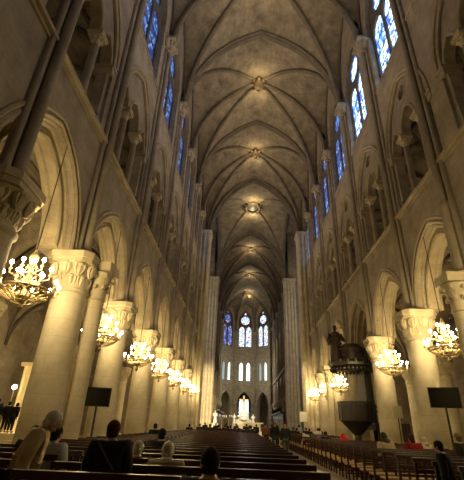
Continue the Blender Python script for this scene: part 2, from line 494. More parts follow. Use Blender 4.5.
# ------------------------------------------------------------------ vaults
def rib_curve(p0, p1, n=14):
    p0, p1 = Vector(p0), Vector(p1)
    d = Vector((p1.x-p0.x, p1.y-p0.y, 0)); L = d.length; h = p1.z-p0.z; d.normalize(); out = []
    if h >= L*.999:
        R = (L*L+h*h)/(2*L); t1 = math.acos(max(-1, min(1, (R-L)/R)))
        for i in range(n+1):
            t = t1*i/n; out.append(p0 + d*(R-R*math.cos(t)) + Vector((0,0,R*math.sin(t))))
    else:
        for i in range(n+1):
            t = PI/2*i/n; out.append(p0 + d*(L*(1-math.cos(t))) + Vector((0,0,h*math.sin(t))))
    out[-1] = p1.copy()
    return out
XS = 6.25                     # springing of the ribs
def sexpartite_meshes(hl):
    """one double bay centred on y=0, half length hl"""
    boss = Vector((0,0,ZR)); web = MB(); res = []
    N = 14; zf = 31.6; du = 1.1
    for sx in (-1, 1):
        T = {sy: rib_curve((sx*XS, sy*hl, ZV), (0, sy*hl, ZR-.25), N) for sy in (-1, 1)}
        D = {sy: rib_curve((sx*XS, sy*hl, ZV), boss, N) for sy in (-1, 1)}
        Mi = rib_curve((sx*XS, 0, ZV), boss, N)
        for sy in (-1, 1):
            web.ruled(T[sy], D[sy], 6, du)
            xf = sx*(XW+.02)
            def stilt(p, q):
                c = rib_curve((xf, p, ZV+1.6), (xf, q, zf), N-3)
                return [Vector((sx*XS, p, ZV)), Vector((xf, p, ZV+.6)), Vector((xf, p, ZV+1.1))] + c
            web.ruled(D[sy], stilt(sy*hl, sy*hl/2), 6, du)
            web.ruled(Mi, stilt(0, sy*hl/2), 6, du)
            res.append(('diagonal_rib', MB().tube([v - Vector((0,0,.16)) for v in D[sy]], .19, 7).mesh('diagonal_rib', M['rib'])))
            wr = MB()
            for p in (sy*hl, 0): wr.tube([v - Vector((sx*.12,0,0)) for v in stilt(p, sy*hl/2)[2:]], .11, 6)
            res.append(('wall_rib', wr.mesh('wall_rib', M['rib'])))
        res.append(('middle_rib', MB().tube([v - Vector((0,0,.16)) for v in Mi], .19, 7).mesh('middle_rib', M['rib'])))
        tr = MB()
        tr.tube([v + Vector((0,-.2,-.1)) for v in T[-1]], .17, 6).tube([v + Vector((0,.2,-.1)) for v in T[-1]], .17, 6)
        tr.tube([v - Vector((0,0,.28)) for v in T[-1]], .2, 6)
        res.append(('transverse_rib', tr.mesh('transverse_rib', M['rib'])))
    wm = web.mesh('vault_web', M['web'])
    bo = MB().lathe([(0,ZR-.75),(.25,ZR-.74),(.55,ZR-.58),(.62,ZR-.38),(.45,ZR-.15),(0,ZR-.02)], (0,0,0), 16)
    for q in range(8):
        bo.ball((.74*math.cos(q*PI/4), .74*math.sin(q*PI/4), ZR-.45), .22, 6, 5)
    return [('vault_web', wm)] + res, bo.mesh('boss', M['bossm'])
ceil_ = thing('ceiling', 'ribbed six-part stone vault running the length of the nave', 'ceiling', (0,0,0), 0, None, 'structure')
vm, bossm = sexpartite_meshes(B)
for k in (10, 8, 6, 4, 2):
    for n, me in vm: link(n, me, ceil_, (0, yk(k), 0))
    link('boss', bossm, ceil_, (0, yk(k), 0))
# crossing vault
cv = thing('ceiling_crossing', 'crossing vault with a dark ring-shaped opening at its centre', 'ceiling', (0, (CR0+CR1)/2, 0), 0, None, 'structure')
hl = (CR1-CR0)/2; web = MB(); XX = 5.9; ring = 1.15
for sx in (-1, 1):
    for sy in (-1, 1):
        D = rib_curve((sx*XX, sy*hl, ZV), (0,0,ZR+.3), 14)
        T = rib_curve((sx*XX, sy*hl, ZV), (0, sy*hl, ZR-.25), 14)
        S_ = rib_curve((sx*XX, sy*hl, ZV), (sx*XX, 0, ZR-.4), 14)
        web.ruled(T, D, 8, 1.1); web.ruled(S_, D, 8, 1.1)
        MB().tube(D[:-1]+[D[-1].lerp(D[-2], .5)], .18, 7).build('diagonal_rib', M['rib'], cv)
        t = MB()
        for o in (-.5, 0, .5): t.tube([v + Vector((0, -sy*(.35+o), -.1 if o == 0 else 0)) for v in T], .2, 7)
        t.build('transverse_rib', M['rib'], cv)
        MB().tube([v + Vector((-sx*.1,0,0)) for v in S_], .25, 7).build('side_rib', M['rib'], cv)
web.build('vault_web', M['web'], cv)
rg = MB(); rg.tube([(ring*math.cos(2*PI*k/24), ring*1.25*math.sin(2*PI*k/24), ZR-.05) for k in range(24)], .22, 8, True)
for k in range(12): rg.ball((1.45*math.cos(k*PI/6), 1.45*1.2*math.sin(k*PI/6), ZR-.12), .17, 6, 4)
rg.build('ring', M['bossm'], cv)
MB().lathe([(ring*1.05, ZR-.0),(ring*1.05, ZR+.04)], (0,0,0), 24).build('dark_opening_disc', M['iron'], cv)  # black disc drawn as the dark of the open ring, not a lid

# crossing piers, transept arms
def pier_mesh():
    s = MB(); s.box((0,0,ZV/2), (1.5,1.7,ZV))
    for dx in (-.75, -.25, .25, .75):
        for dy in (-.85, .85):
            s.lathe([(.30,0),(.30,.5),(.21,.7),(.21,ZV-.9),(.32,ZV-.2)], (dx, dy, 0), 12)
    for dx in (-.78, .78):
        for dy in (-.5, 0, .5):
            s.lathe([(.30,0),(.30,.5),(.21,.7),(.21,ZV-.9),(.32,ZV-.2)], (dx, dy, 0), 12)
    s.box((0,0,ZV-.08), (2.2,2.4,.2)); s.box((0,0,.2), (2.1,2.3,.4))
    return s.mesh('shaft_cluster', M['column'])
pm = pier_mesh()
for sx in (-1, 1):
    for yy, wd in ((CR0, 'on the nave side of'), (CR1, 'on the choir side of')):
        p = thing('crossing_pillar', 'tall clustered stone pier %s the crossing, %s' % (wd, SIDE[sx]), 'pier', (sx*6.65, yy, 0), 0, 'crossing piers', 'thing')
        link('shaft_cluster', pm, p)
tn = 0
for sx, nm in ((-1, 'left'), (1, 'right')):
    t = thing('wall_transept_'+nm, 'dim stone transept walls beyond the crossing, '+SIDE[sx], 'wall', (0,0,0), 0, None, 'structure')
    w = MB()
    for yy in (CR0-.35, CR1+.35): w.box((sx*14.8, yy, ZWALL/2), (15, .7, ZWALL))
    w.box((sx*22.3, (CR0+CR1)/2, ZWALL/2), (.7, CR1-CR0, ZWALL)); w.box((sx*14.5, (CR0+CR1)/2, ZWALL-.3), (16, CR1-CR0+1.4, .6))
    w.build('wall_panel', M['wall'], t, (0,0,0), 0, False)
    NWIN[0] += 1
    w = thing('window_%d' % NWIN[0], 'round blue rose window closing the transept %s' % SIDE[sx], 'window', (sx*21.9, (CR0+CR1)/2, 21), 0, 'rose windows', 'structure')
    f = lambda a, b, d, sx=sx: Vector((-sx*d, a, b))
    circ = lambda r, n=32, c=(0,0): [(c[0]+r*math.cos(2*PI*k/n), c[1]+r*math.sin(2*PI*k/n)) for k in range(n)]
    MB().plate(circ(6.0), [circ(1.0, 16)] + [circ(.75, 12, (2.4*math.cos(k*PI/4), 2.4*math.sin(k*PI/4))) for k in range(8)] + [circ(.75, 12, (4.5*math.cos(k*PI/8), 4.5*math.sin(k*PI/8))) for k in range(16)], f, .1, .3).build('tracery', M['lead'], w, smooth=False)
    MB().plate(circ(5.9), [], f, .0, .06).build('glass', M['glassR'], w, smooth=False)

# ------------------------------------------------------------------ choir and apse
CH_BAYS, CH_END = 4, CR1 + 4*7.1
YA = CH_END + 6.6             # apse centre
sc_y = 7.1/B
for sd, nm in ((-1, 'left'), (1, 'right')):
    root = thing('wall_choir_'+nm, 'dark stone choir wall with tall shafts beyond the crossing, '+SIDE[sd], 'wall', (0,0,0), 0, None, 'structure')
    for j in range(6):
        yc = CR1 + 7.1*(j+.5)
        if yc - 3.55 > YA+3: break
        for n, me in BM_[sd]:
            o = link(n, me, root, (0, yc, 0)); o.scale = (1, sc_y, 1)
    sm, vc = shaft_mesh(sd), vaultcap_mesh(sd)
    for j in range(1, 6):
        link('vault_shaft', sm, root, (0, CR1+7.1*j, 0)); link('shaft_capital', vc, root, (0, CR1+7.1*j, 0))
    gm = window_meshes(sd, M['glassL'])
    for j in range(5):
        NWIN[0] += 1
        w = thing('window_%d' % NWIN[0], 'blue choir clerestory window %s, %s beyond the crossing' % (SIDE[sd], ORD[j]), 'window', (0, CR1+7.1*(j+.5), 0), 0, 'choir windows', 'structure')
        w.scale = (1, sc_y, 1)
        link('tracery', gm[0], w); link('glass', gm[1], w)
    for j in range(1, 6):
        c = thing('choir_column', 'round choir column %s, %s beyond the crossing' % (SIDE[sd], ORD[j-1]), 'column', (sd*XC, CR1+7.1*j, 0), 0, 'choir columns', 'thing')
        for n2, me in CM: link(n2, me, c)
cc = thing('ceiling_choir', 'ribbed stone vault of the choir ending in the ribbed apse', 'ceiling', (0,0,0), 0, None, 'structure')
vm2, _ = sexpartite_meshes(7.1)
for j in (0, 1):
    yy = CR1 + 7.1*(2*j+1)
    for n, me in vm2: link(n, me, cc, (0, yy, 0))
    link('boss', bossm, cc, (0, yy, 0))
AP = 6.6; XO = -.7; web = MB(); T22 = math.tan(PI/8)
verts = [(-AP, -6.6), (-AP, 0), (-AP, AP*T22), (-AP*T22, AP), (AP*T22, AP), (AP, AP*T22), (AP, 0), (AP, -6.6)]
boss = Vector((XO, YA, ZR)); sp = [Vector((XO*min(1,max(0,(y+6.6)/6.6)) + x*.95, YA+y*.97, ZV)) for x, y in verts]
cur = [rib_curve(s, boss, 14) for s in sp]
for i in range(1, 7):
    MB().tube(cur[i], .17, 7).build('apse_rib', M['rib'], cc)
for i in range(7):
    XA = lambda q: XO*min(1,max(0,(verts[q][1]+6.6)/6.6)) + verts[q][0]
    a, b = Vector((XA(i), YA+verts[i][1], 0)), Vector((XA(i+1), YA+verts[i+1][1], 0))
    mid = (a+b)/2
    ap = Vector((mid.x, mid.y, 32.4))
    def wa(p, s):
        c = rib_curve(Vector((p.x, p.y, ZV+3.5)), ap, 9)
        return [s, Vector((p.x,p.y,ZV+.6)), Vector((p.x,p.y,ZV+1.2)), Vector((p.x,p.y,ZV+1.9)), Vector((p.x,p.y,ZV+2.7))] + c
    web.ruled(cur[i], wa(a, sp[i]), 5, 1.1); web.ruled(cur[i+1], wa(b, sp[i+1]), 5, 1.1)
Tn = [rib_curve((sx*XS, CH_END, ZV), (0, CH_END, ZR-.25), 14) for sx in (-1, 1)]
web.ruled(Tn[0], cur[0], 3, 1.1); web.ruled(Tn[1], cur[7], 3, 1.1)
web.build('vault_web', M['web'], cc); link('boss', bossm, cc, (XO, YA, 0))
apse = thing('wall_apse', 'polygonal stone apse wall with arches below and windows above', 'wall', (0,0,0), 0, None, 'structure')
fw = 2*AP*T22
for q, ang in enumerate((-PI/4, 0, PI/4)):
    R = Matrix.Rotation(-ang, 3, 'Z')
    def f(a, b, d, R=R): return R @ Vector((a, AP+d, b)) + Vector((XO, YA, 0))
    h = fw/2
    p = MB()
    p.plate([(-h, 0), (-h, 10.9), (h, 10.9), (h, 0), (1.85, 0)] + arch_pts(1.85, 2.9, 6.3, 10) + [(-1.85, 0)], [], f, 0, .9)
    lan = [[(c+.5, 11.9)] + arch_pts(.5, .9, 15.6, 6, 0, c) + [(c-.5, 11.9)] for c in (-.95, .95)]
    p.plate([(-h, 10.9), (-h, 18.2), (h, 18.2), (h, 10.9)], lan, f, 0, .6)
    up = [(1.85, 20.4)] + arch_pts(1.85, 3.0, 27.6, 10) + [(-1.85, 20.4)]
    p.plate([(-h, 18.2), (-h, ZWALL), (h, ZWALL), (h, 18.2)], [up], f, 0, .6)
    p.build('wall_panel', M['wall'], apse, smooth=False)
    m = MB()
    for (a_, hh, zz, c) in ((1.85, 2.9, 6.3, 0), (.5, .9, 15.6, -.95), (.5, .9, 15.6, .95), (1.85, 3.0, 27.6, 0)):
        arch_roll(m, a_, hh, zz, .12, f, -.02, .06, c)
    m.box(f(0, 10.9, 0), (.1,.1,.1)); m.tube([f(-h, 10.9, 0), f(h, 10.9, 0)], .16, 6).tube([f(-h, 18.4, 0), f(h, 18.4, 0)], .14, 6)
    m.build('arch_moulding', M['mould'], apse)
    NWIN[0] += 1
    nm3 = ('on the side opposite the pulpit', 'at the centre', 'toward the pulpit side')[q]
    w = thing('window_%d' % NWIN[0], 'tall %s apse window with a rose, %s' % (('dark blue', 'pale', 'pale')[q], nm3), 'window', (0,0,0), 0, 'upper apse windows', 'structure')
    l1 = [(1.68, 20.6)] + arch_pts(.74, 1.1, 25.0, 6, 0, .94) + [(.20, 20.6)]
    l2 = [(-.20, 20.6)] + arch_pts(.74, 1.1, 25.0, 6, 0, -.94) + [(-1.68, 20.6)]
    oc = [(1.2*math.cos(2*PI*k/20), 27.75+1.2*math.sin(2*PI*k/20)) for k in range(20)]
    tp = [(.25*math.cos(2*PI*k/10), 29.6+.35*math.sin(2*PI*k/10)) for k in range(10)]
    MB().plate([(1.86, 20.39)] + arch_pts(1.86, 3.0, 27.6, 10) + [(-1.86, 20.39)], [l1, l2, oc, tp], f, .2, .4).build('tracery', M['lead'], w, smooth=False)
    MB().plate([(1.84, 20.41)] + arch_pts(1.84, 3.0, 27.6, 10) + [(-1.84, 20.41)], [], f, .36, .38).build('glass', M['glassB'] if q == 0 else M['glassA'], w, smooth=False)
    NWIN[0] += 1
    w = thing('window_%d' % NWIN[0], 'bright white lancet pair midway up the apse, %s' % nm3, 'window', (0,0,0), 0, 'middle apse windows', 'structure')
    for c in (-.95, .95):
        g = MB().plate([(c+.49, 11.95)] + arch_pts(.49, .88, 15.6, 6, 0, c) + [(c-.49, 11.95)], [], f, .3, .33)
        g.build('glass', M['dim'] if (c < 0 and q != 1) else M['daylight'], w, smooth=False)
    # ambulatory wall and window behind
    AM = 13.5
    def f2(a, b, d, R=R): return R @ Vector((a, AM+d, b)) + Vector((XO, YA, 0))
    hw = AM*T22
    wa_ = MB(); wh = [(1.5, 2.5)] + arch_pts(1.5, 2.2, 7.2, 8) + [(-1.5, 2.5)]
    wa_.plate([(-hw, 0), (-hw, 11), (hw, 11), (hw, 0)], [wh], f2, 0, .6)
    wa_.build('ambulatory_wall', M['wall'], apse, smooth=False)
    NWIN[0] += 1
    w = thing('window_%d' % NWIN[0], 'bright window through the low apse arch, %s' % nm3, 'window', (0,0,0), 0, 'ambulatory windows', 'structure')
    for c in (-.78, .78):
        MB().plate([(c+.5, 2.6)] + arch_pts(.5, .9, 7.0, 6, 0, c) + [(c-.5, 2.6)], [], f2, .3, .33).build('glass', M['daylight'], w, smooth=False)
    br = MB(); br.plate([(1.49, 2.51)] + arch_pts(1.49, 2.18, 7.2, 8) + [(-1.49, 2.51)], [[(c+.5, 2.6)] + arch_pts(.5, .9, 7.0, 6, 0, c) + [(c-.5, 2.6)] for c in (-.78, .78)], f2, .15, .32)
    br.build('mullion', M['lead'], w)
for sx in (-1, 1):
    MB().box((sx*13.9, (CR1+YA+6)/2, 5.5), (.6, YA+6-CR1, 11)).build('ambulatory_wall', M['wall'], apse, smooth=False)
oc_ = lambda ap, y0: [(XO-ap, y0), (XO-ap, YA+ap*T22), (XO-ap*T22, YA+ap), (XO+ap*T22, YA+ap), (XO+ap, YA+ap*T22), (XO+ap, y0)]
MB().plate(oc_(14.5, CR1+2) + oc_(AP+.3, CR1+2)[::-1], [], lambda a, b, d: Vector((a, b, d)), 10.6, 11.0).build('ambulatory_roof', M['wall'], apse, smooth=False)
for i in (2, 3, 4, 5):
    x, y = verts[i]
    s = MB().lathe([(.6,0),(.6,.4),(.42,.6),(.42,5.3),(.75,6.1),(.8,6.3)], (XO+x, YA+y, 0), 18)
    for dx in (-.16, .16): s.lathe([(.17,6.3),(.17,ZV-.6),(.4,ZV)], (XO+x*.96+dx*(1 if i in (3,4) else .5), YA+y*.96, 0), 10)
    s.build('apse_shaft', M['wall'], apse)

# ------------------------------------------------------------------ aisles, gallery rooms, shell
def quad_vault(x0, x1, hy, z0, z1):
    xm = (x0+x1)/2; w = MB(); r = MB(); top = Vector((xm, 0, z1))
    for px in (x0, x1):
        for sy in (-1, 1):
            p = Vector((px, sy*hy, z0)); D = rib_curve(p, top, 10)
            T = rib_curve(p, Vector((xm, sy*hy, z1-.15)), 10); W_ = rib_curve(p, Vector((px, 0, z1-.15)), 10)
            w.ruled(T, D, 4, .5); w.ruled(W_, D, 4, .5)
            r.tube(D, .13, 6); r.tube(T, .17, 6)
    r.ball((xm, 0, z1-.12), .28, 8, 6)
    return w, r
for sd, nm in ((-1, 'left'), (1, 'right')):
    X0, X1, X2 = XC+.45, 13.0, 18.8
    cl = thing('ceiling_aisle_'+nm, 'low ribbed vaults of the double side aisle, '+SIDE[sd], 'ceiling', (0,0,0), 0, None, 'structure')
    meshes = []
    for (a, b, z0, z1, nn) in ((X0, X1, ZC, 10.0, 'aisle_vault'), (X1, X2, ZC, 10.0, 'outer_aisle_vault'), (X0+.3, X1, 15.0, 18.7, 'gallery_vault')):
        w, r = quad_vault(sd*a, sd*b, B/2, z0, z1)
        meshes += [(nn, w.mesh(nn, M['web'])), (nn+'_rib', r.mesh(nn+'_rib', M['rib']))]
    for k in range(1, 10):
        for n, me in meshes: link(n, me, cl, (0, yk(k+.5), 0))
    L = yk(1)-yk(10); ym = (yk(1)+yk(10))/2
    MB().box((sd*(X0+X2)/2 + sd*.4, ym, 10.75), (X2-X0+.9, L, .5)).build('gallery_floor', M['wall'], cl, smooth=False)
    MB().box((sd*(X0+X1)/2 + sd*.3, ym, 19.25), (X1-X0+1, L, .3)).build('gallery_roof', M['wall'], cl, smooth=False)
    aw = thing('wall_aisle_'+nm, 'outer stone walls of the side aisle and gallery, '+SIDE[sd], 'wall', (0,0,0), 0, None, 'structure')
    MB().box((sd*(X2+.3), ym, 5.6), (.6, L, 11.2)).build('aisle_wall', M['wall'], aw, smooth=False)
    MB().box((sd*(X1+.3), ym, 15.2), (.6, L, 8.4)).build('gallery_wall', M['wall'], aw, smooth=False)
    n = 0
    cm2 = column_meshes(.45, ZC, 1.3) if sd < 0 else cm2
    for k in range(9, 1, -1):
        if (sd, k) == (-1, 5): continue
        c = thing('aisle_column', 'slim column amid the side aisles %s, %s from the near end' % (SIDE[sd], ORD[n]), 'column', (sd*X1, yk(k), 0), 0, 'aisle columns', 'thing'); n += 1
        for nn, me in cm2: link(nn, me, c)
w = MB(); w.box((0, yk(10)-.3, ZWALL/2), (40, .6, ZWALL))
tag(w.build('wall_back', M['wall'], smooth=False), 'plain stone west wall behind the viewer', 'wall', None, 'structure')
fl = MB(); fl.box((0, 50, -.15), (46, 128, .3))
tag(fl.build('floor', M['floor'], smooth=False), 'worn tan and brown stone paving of the nave floor', 'floor', None, 'structure')

# ------------------------------------------------------------------ chandeliers
def chandelier_proto():
    t = thing('chandelier', '', 'chandelier')
    # origin at the ring level, hanging from above
    MB().tube([(0,0,1.15), (0,0,5.25)], .018, 6).build('chain', M['iron'], t)
    MB().lathe([(.0,.62),(.05,.64),(.10,.75),(.13,.9),(.11,1.0),(.05,1.08),(.04,1.14),(.03,1.18)], (0,0,0), 12).build('finial', M['gold'], t)
    MB().lathe([(.0,-.75),(.04,-.72),(.09,-.62),(.04,-.52),(.10,-.42),(.20,-.30),(.10,-.16),(.06,0),(.12,.12),(.07,.25),(.09,.4),(.05,.62)], (0,0,0), 14).build('stem', M['dkbrass'], t)
    rg = MB()
    for r, z, k in ((.74,-.12,.035), (.66,-.22,.02), (.40,.28,.028), (.30,-.46,.02)):
        rg.tube([(r*math.cos(2*PI*q/32), r*math.sin(2*PI*q/32), z) for q in range(32)], k, 6, True)
    for q in range(24):
        a = 2*PI*q/24; b = a + 2*PI/48
        rg.tube([(.74*math.cos(a), .74*math.sin(a), -.12), (.62*math.cos(b), .62*math.sin(b), -.30), (.30*math.cos(a), .30*math.sin(a), -.46)], .016, 4)
        rg.ball((.70*math.cos(b), .70*math.sin(b), -.19), .04, 5, 4)
    rg.build('ring', M['dkbrass'], t)
    for n, r, z, ph in ((10, .74, -.10, 0), (5, .46, .34, .26), (2, .20, .60, .1)):
        for q in range(n):
            a = 2*PI*q/n + ph; c, s = math.cos(a), math.sin(a); e = r + (.12 if n == 10 else .10)
            P = lambda rr, zz: (rr*c, rr*s, zz)
            arm = MB().tube([P(.07, z-.10), P(r*.5, z-.20), P(r*.9, z-.10), P(e, z-.06), P(e, z+.06)], .020, 5)
            arm.tube([P(r*.4, z-.02), P(r*.62, z+.08), P(r*.8, z+.0), P(r*.66, z-.06)], .013, 4)
            arm.lathe([(.02, z+.03), (.06, z+.06), (.055, z+.075)], (e*c, e*s, 0), 8)
            arm.lathe([(.020, z+.07), (.020, z+.20)], (e*c, e*s, 0), 6)
            ao = arm.build('arm', M['gold'], t)
            MB().lathe([(.0, z+.19), (.042, z+.215), (.060, z+.26), (.045, z+.31), (0, z+.34)], (e*c, e*s, 0), 8).build('bulb', M['bulb'], ao)
    return t
ch0 = chandelier_proto(); first = True
CHL = [(-1, k+.5) for k in range(7, 0, -1)] + [(1, k+.5) for k in (7, 6, 5, 3, 2, 1)]
cnt = {-1: 0, 1: 0}
LAMPS = []
ch0.scale = (.86, .86, .86)
for sd, k in CHL:
    lab = 'lit brass chandelier under the arcade %s, %s from the near end' % (SIDE[sd], ORD[cnt[sd]]); cnt[sd] += 1
    loc = (sd*6.5, yk(k)+.42, 4.42)
    if first: ch0.location = loc; tag(ch0, lab, None, 'arcade chandeliers'); first = False
    else: dup(ch0, loc, random.random()*.5, lab, 'arcade chandeliers')
    LAMPS.append(loc)

P_CH, P_FL, P_BO, P_AI, P_VA, EXPO = 390, 1050, 60, 15, 95, 0.35
# ------------------------------------------------------------------ benches
BY0, BSTEP = 4.35, .93
def bench_proto(L, seatmat, posts, label, group):
    """row bench: local x from 0 to L, sitter faces +y, back plane at y=0"""
    t = thing('bench', label, 'bench', (0,0,0), 0, group)
    MB().box((L/2, 0, .985), (L+.06, .07, .08)).build('top_rail', M['rail'], t)
    MB().box((L/2, 0, .78), (L, .03, .08)).box((L/2, 0, .62), (L, .03, .05)).build('back_rail', M['wood'], t)
    MB().box((L/2, .22, .445), (L, .42, .04)).build('seat', seatmat, t)
    MB().box((L/2, .42, .395), (L, .03, .07)).box((L/2, .01, .395), (L, .03, .07)).box((L/2, .22, .18), (L, .03, .04)).build('stretcher', M['wood'], t)
    for i in range(posts):
        x = .03 + (L-.06)*i/(posts-1)
        MB().taper((x, 0, 0), (.055, .05), (.05, .045), .95).build('back_leg', M['wood'], t)
        MB().taper((x, .41, 0), (.045, .045), (.05, .05), .43).build('front_leg', M['wood'], t)
    return t
def rows(name, x0, L, n0, n1, seatmat, posts, desc, group, short=None):
    proto = None; sproto = None; c = 0
    for i in range(n0, n1):
        y = BY0 + BSTEP*i
        lab = '%s, %s row from near end' % (desc, ORD[c]); c += 1
        if short and short[0] <= y <= short[1]:
            if sproto is None: sproto = bench_proto(short[2], seatmat, 3, lab, group); o = sproto
            else: o = dup(sproto, (0,0,0), None, lab)
        else:
            if proto is None: proto = bench_proto(L, seatmat, posts, lab, group); o = proto
            else: o = dup(proto, (0,0,0), None, lab)
        o.location = (x0, y, 0)
rows('mid', -3.3, 3.3, 0, 38, M['wood'], 4, 'dark polished bench of the middle block', 'benches of the middle block')
rows('opp', -5.72, 2.0, 0, 38, M['rush'], 5, 'rush-seat bench of the narrow block opposite the pulpit', 'benches of the narrow block')
rows('pul', 2.5, 3.4, 3, 38, M['rush'], 7, 'rush-seat bench of the block on the pulpit side', 'benches of the pulpit block', (22.0, 29.0, 1.6))
def row_y(y): return BY0 + BSTEP*round((y-BY0)/BSTEP)

# ------------------------------------------------------------------ people
PM = {}
def cloth(c):
    k = tuple(c)
    if k not in PM: PM[k] = plain('cloth_%d' % len(PM), c, .85, 0, .18, 14, .2)
    return PM[k]
SKIN = plain('skin', (.50,.31,.20), .55, 0, .05)
EYE = plain('eye', (.02,.015,.01), .2)
SHOE = plain('shoe_leather', (.02,.016,.013), .4)
def skin_mesh(pts, edges, radii, sub=1):
    me = bpy.data.meshes.new('tmp'); me.from_pydata([tuple(p) for p in pts], edges, [])
    o = bpy.data.objects.new('tmp', me); COL.objects.link(o)
    m = o.modifiers.new('s', 'SKIN'); m.use_smooth_shade = True
    lay = me.skin_vertices[0].data
    for i, r in enumerate(radii):
        lay[i].radius = r if isinstance(r, tuple) else (r, r); lay[i].use_root = (i == 0)
    s = o.modifiers.new('u', 'SUBSURF'); s.levels = sub; s.render_levels = sub
    dg = bpy.context.evaluated_depsgraph_get()
    ev = o.evaluated_get(dg); out = bpy.data.meshes.new_from_object(ev)
    bpy.data.objects.remove(o); bpy.data.meshes.remove(me)
    return out
def person(label, loc, rz, pose='stand', top=(.02,.02,.022), legs=(.02,.02,.025), hair=(.02,.012,.01), scale=1.0, lean=0.0, head=0.0,
           turn=0.0, long_hair=False, coat=False, arms='down', scarf=None, bag=False, collar=False, bald=False, group=None):
    t = thing('person', label, 'person', loc, rz, group); t.scale = (scale,)*3
    sit = pose == 'sit'
    hz = .64 if sit else .90
    Rl = Matrix.Rotation(-lean, 3, 'X')
    P = Vector((0, 0, hz))
    up = lambda x, y, z: P + Rl @ Vector((x, y, z))
    W, Cc, Nb, Nk = up(0,0,.17), up(0,.0,.36), up(0,0,.475), up(0,.01,.525)
    Rh = Matrix.Rotation(-(lean+head), 3, 'X') @ Matrix.Rotation(turn, 3, 'Z')
    Hc = Nk + Matrix.Rotation(-(lean+head), 3, 'X') @ Vector((0,.025,.085))
    pts = [P, W, Cc, Nb, Nk, Hc]; rad = [(.15,.12), (.14,.105), (.17,.115), (.095,.08), .058, .055]
    ed = [(0,1),(1,2),(2,3),(3,4),(4,5)]
    def add(p, r, par):
        pts.append(Vector(p)); rad.append(r); ed.append((par, len(pts)-1)); return len(pts)-1
    wr = {}; tops = [0,1,2,3]; leg_idx = [0]
    for sx in (-1, 1):
        s = add(up(sx*.195, -.01, .43), .075, 2)
        if arms == 'fwd':
            e, h = up(sx*.22, .10, .20), up(sx*.15, .34, .12)
        elif arms == 'lap':
            e, h = up(sx*.25, .02, .17), up(sx*.10, .25, .08)
        elif arms == 'walk':
            e, h = up(sx*.25, -.06*sx, .17), up(sx*.25, .10*sx+.06, -.06)
        else:
            e, h = up(sx*.24, -.02, .17), up(sx*.25, .06, -.07)
        if lean > .35:                         # hanging arms when bent over
            e = up(sx*.23, .06, .44) + Vector((0, .02, -.28)); h = e + Vector((0, .12, -.22))
        ei = add(e, .048, s); wi = add(h, .032, ei); wr[sx] = (Vector(e), Vector(h)); tops += [s, ei, wi]
        hp = add((sx*.095, 0, hz-.04), .095, 0)
        if sit: k, a, f_ = (sx*.11, .42, hz-.03), (sx*.11, .44, .10), (sx*.12, .60, .045)
        elif pose == 'walk':
            k, a, f_ = (sx*.10, .10*sx+.06, .49), (sx*.10, .26*sx-.02, .10), (sx*.11, .26*sx+.13, .045)
        else: k, a, f_ = (sx*.10, .02, .49), (sx*.105, -.01, .10), (sx*.12, .14, .045)
        ki = add(k, .066, hp); ai = add(a, .045, ki); fi = add(f_, .04, ai); leg_idx += [hp, ki, ai]
        if sx == -1: shoes = []
        shoes.append((Vector(a), Vector(f_)))
    me = skin_mesh(pts, ed, rad)
    # head, face and hands joined to the same mesh
    m = MB(); m.bm.from_mesh(me); bpy.data.meshes.remove(me)
    HB = lambda x, y, z: Hc + Rh @ Vector((x, y, z))
    m.ball(HB(0,0,.02), (.077,.096,.108), 14, 10, Rh); m.ball(HB(0,.03,-.05), (.056,.06,.055), 10, 7, Rh)
    m.ball(HB(0,.098,-.005), (.014,.02,.024), 6, 5, Rh); m.ball(HB(0,.088,-.05), (.026,.012,.010), 6, 4, Rh)
    for sx in (-1, 1): m.ball(HB(sx*.077,0,.0), (.012,.022,.034), 6, 5, Rh)
    for sx in (-1, 1):
        e, h = wr[sx]; d = (h-e).normalized(); side = d.cross(Vector((sx,0,0))).normalized()
        m.ball(h + d*.05, (.040,.022,.05), 8, 6, d.to_track_quat('Z', 'Y').to_matrix())
        q = d.to_track_quat('Z', 'Y').to_matrix()
        for i in range(4):
            b = h + d*.085 + q @ Vector(((i-1.5)*.019, 0, 0)); ln = (.055,.068,.064,.048)[i]
            m.tube([b - d*.02, b + d*ln*.5, b + d*ln*.85 + q @ Vector((0,-.02,0))], [.0095,.009,.007], 5)
        b = h + d*.03 + q @ Vector((-.032*sx, 0, 0))
        m.tube([b, b + d*.03 + q @ Vector((-.02*sx,-.01,0)), b + d*.055 + q @ Vector((-.015*sx,-.02,0))], [.011,.010,.008], 5)
    m.build('body', SKIN, t)
    ey = MB()
    for sx in (-1, 1): ey.ball(HB(sx*.03,.086,.025), .009, 6, 4)
    ey.build('eyes', EYE, t)
    def sub(idx, grow, extra=None):
        mp = {j: i for i, j in enumerate(idx)}
        pp = [pts[j] for j in idx]; rr = []
        for j in idx:
            r = rad[j]; rr.append((r[0]+grow, r[1]+grow) if isinstance(r, tuple) else (r+grow, r+grow))
        ee = [(mp[a], mp[b]) for a, b in ed if a in mp and b in mp]
        if extra:
            for p, r, par in extra:
                pp.append(Vector(p)); rr.append(r); ee.append((mp[par], len(pp)-1))
        return skin_mesh(pp, ee, rr)
    ex = None
    if coat and not sit: ex = [((0,-.01,hz-.42), (.21,.17), 0)]
    elif not sit: ex = [((0,0,hz-.10), (.16,.13), 0)]
    cme = sub(tops, .042 if coat else .034, ex); cme.materials.clear(); cme.materials.append(cloth(top)); link('coat' if coat else 'jacket', cme, t)
    lme = sub(leg_idx, .022); lme.materials.clear(); lme.materials.append(cloth(legs)); link('trousers', lme, t)
    for a, f_ in shoes:
        s = MB(); d = f_ - a
        s.ball((a.x+d.x*.5, a.y+d.y*.45, .048), (.05,.135,.045), 9, 6); s.build('shoe', SHOE, t)
    hm = MB(); hm.ball(HB(0,-.016,.030), (.090,.106,.104), 16, 12, Rh)
    inv = Rh.transposed(); kill = []
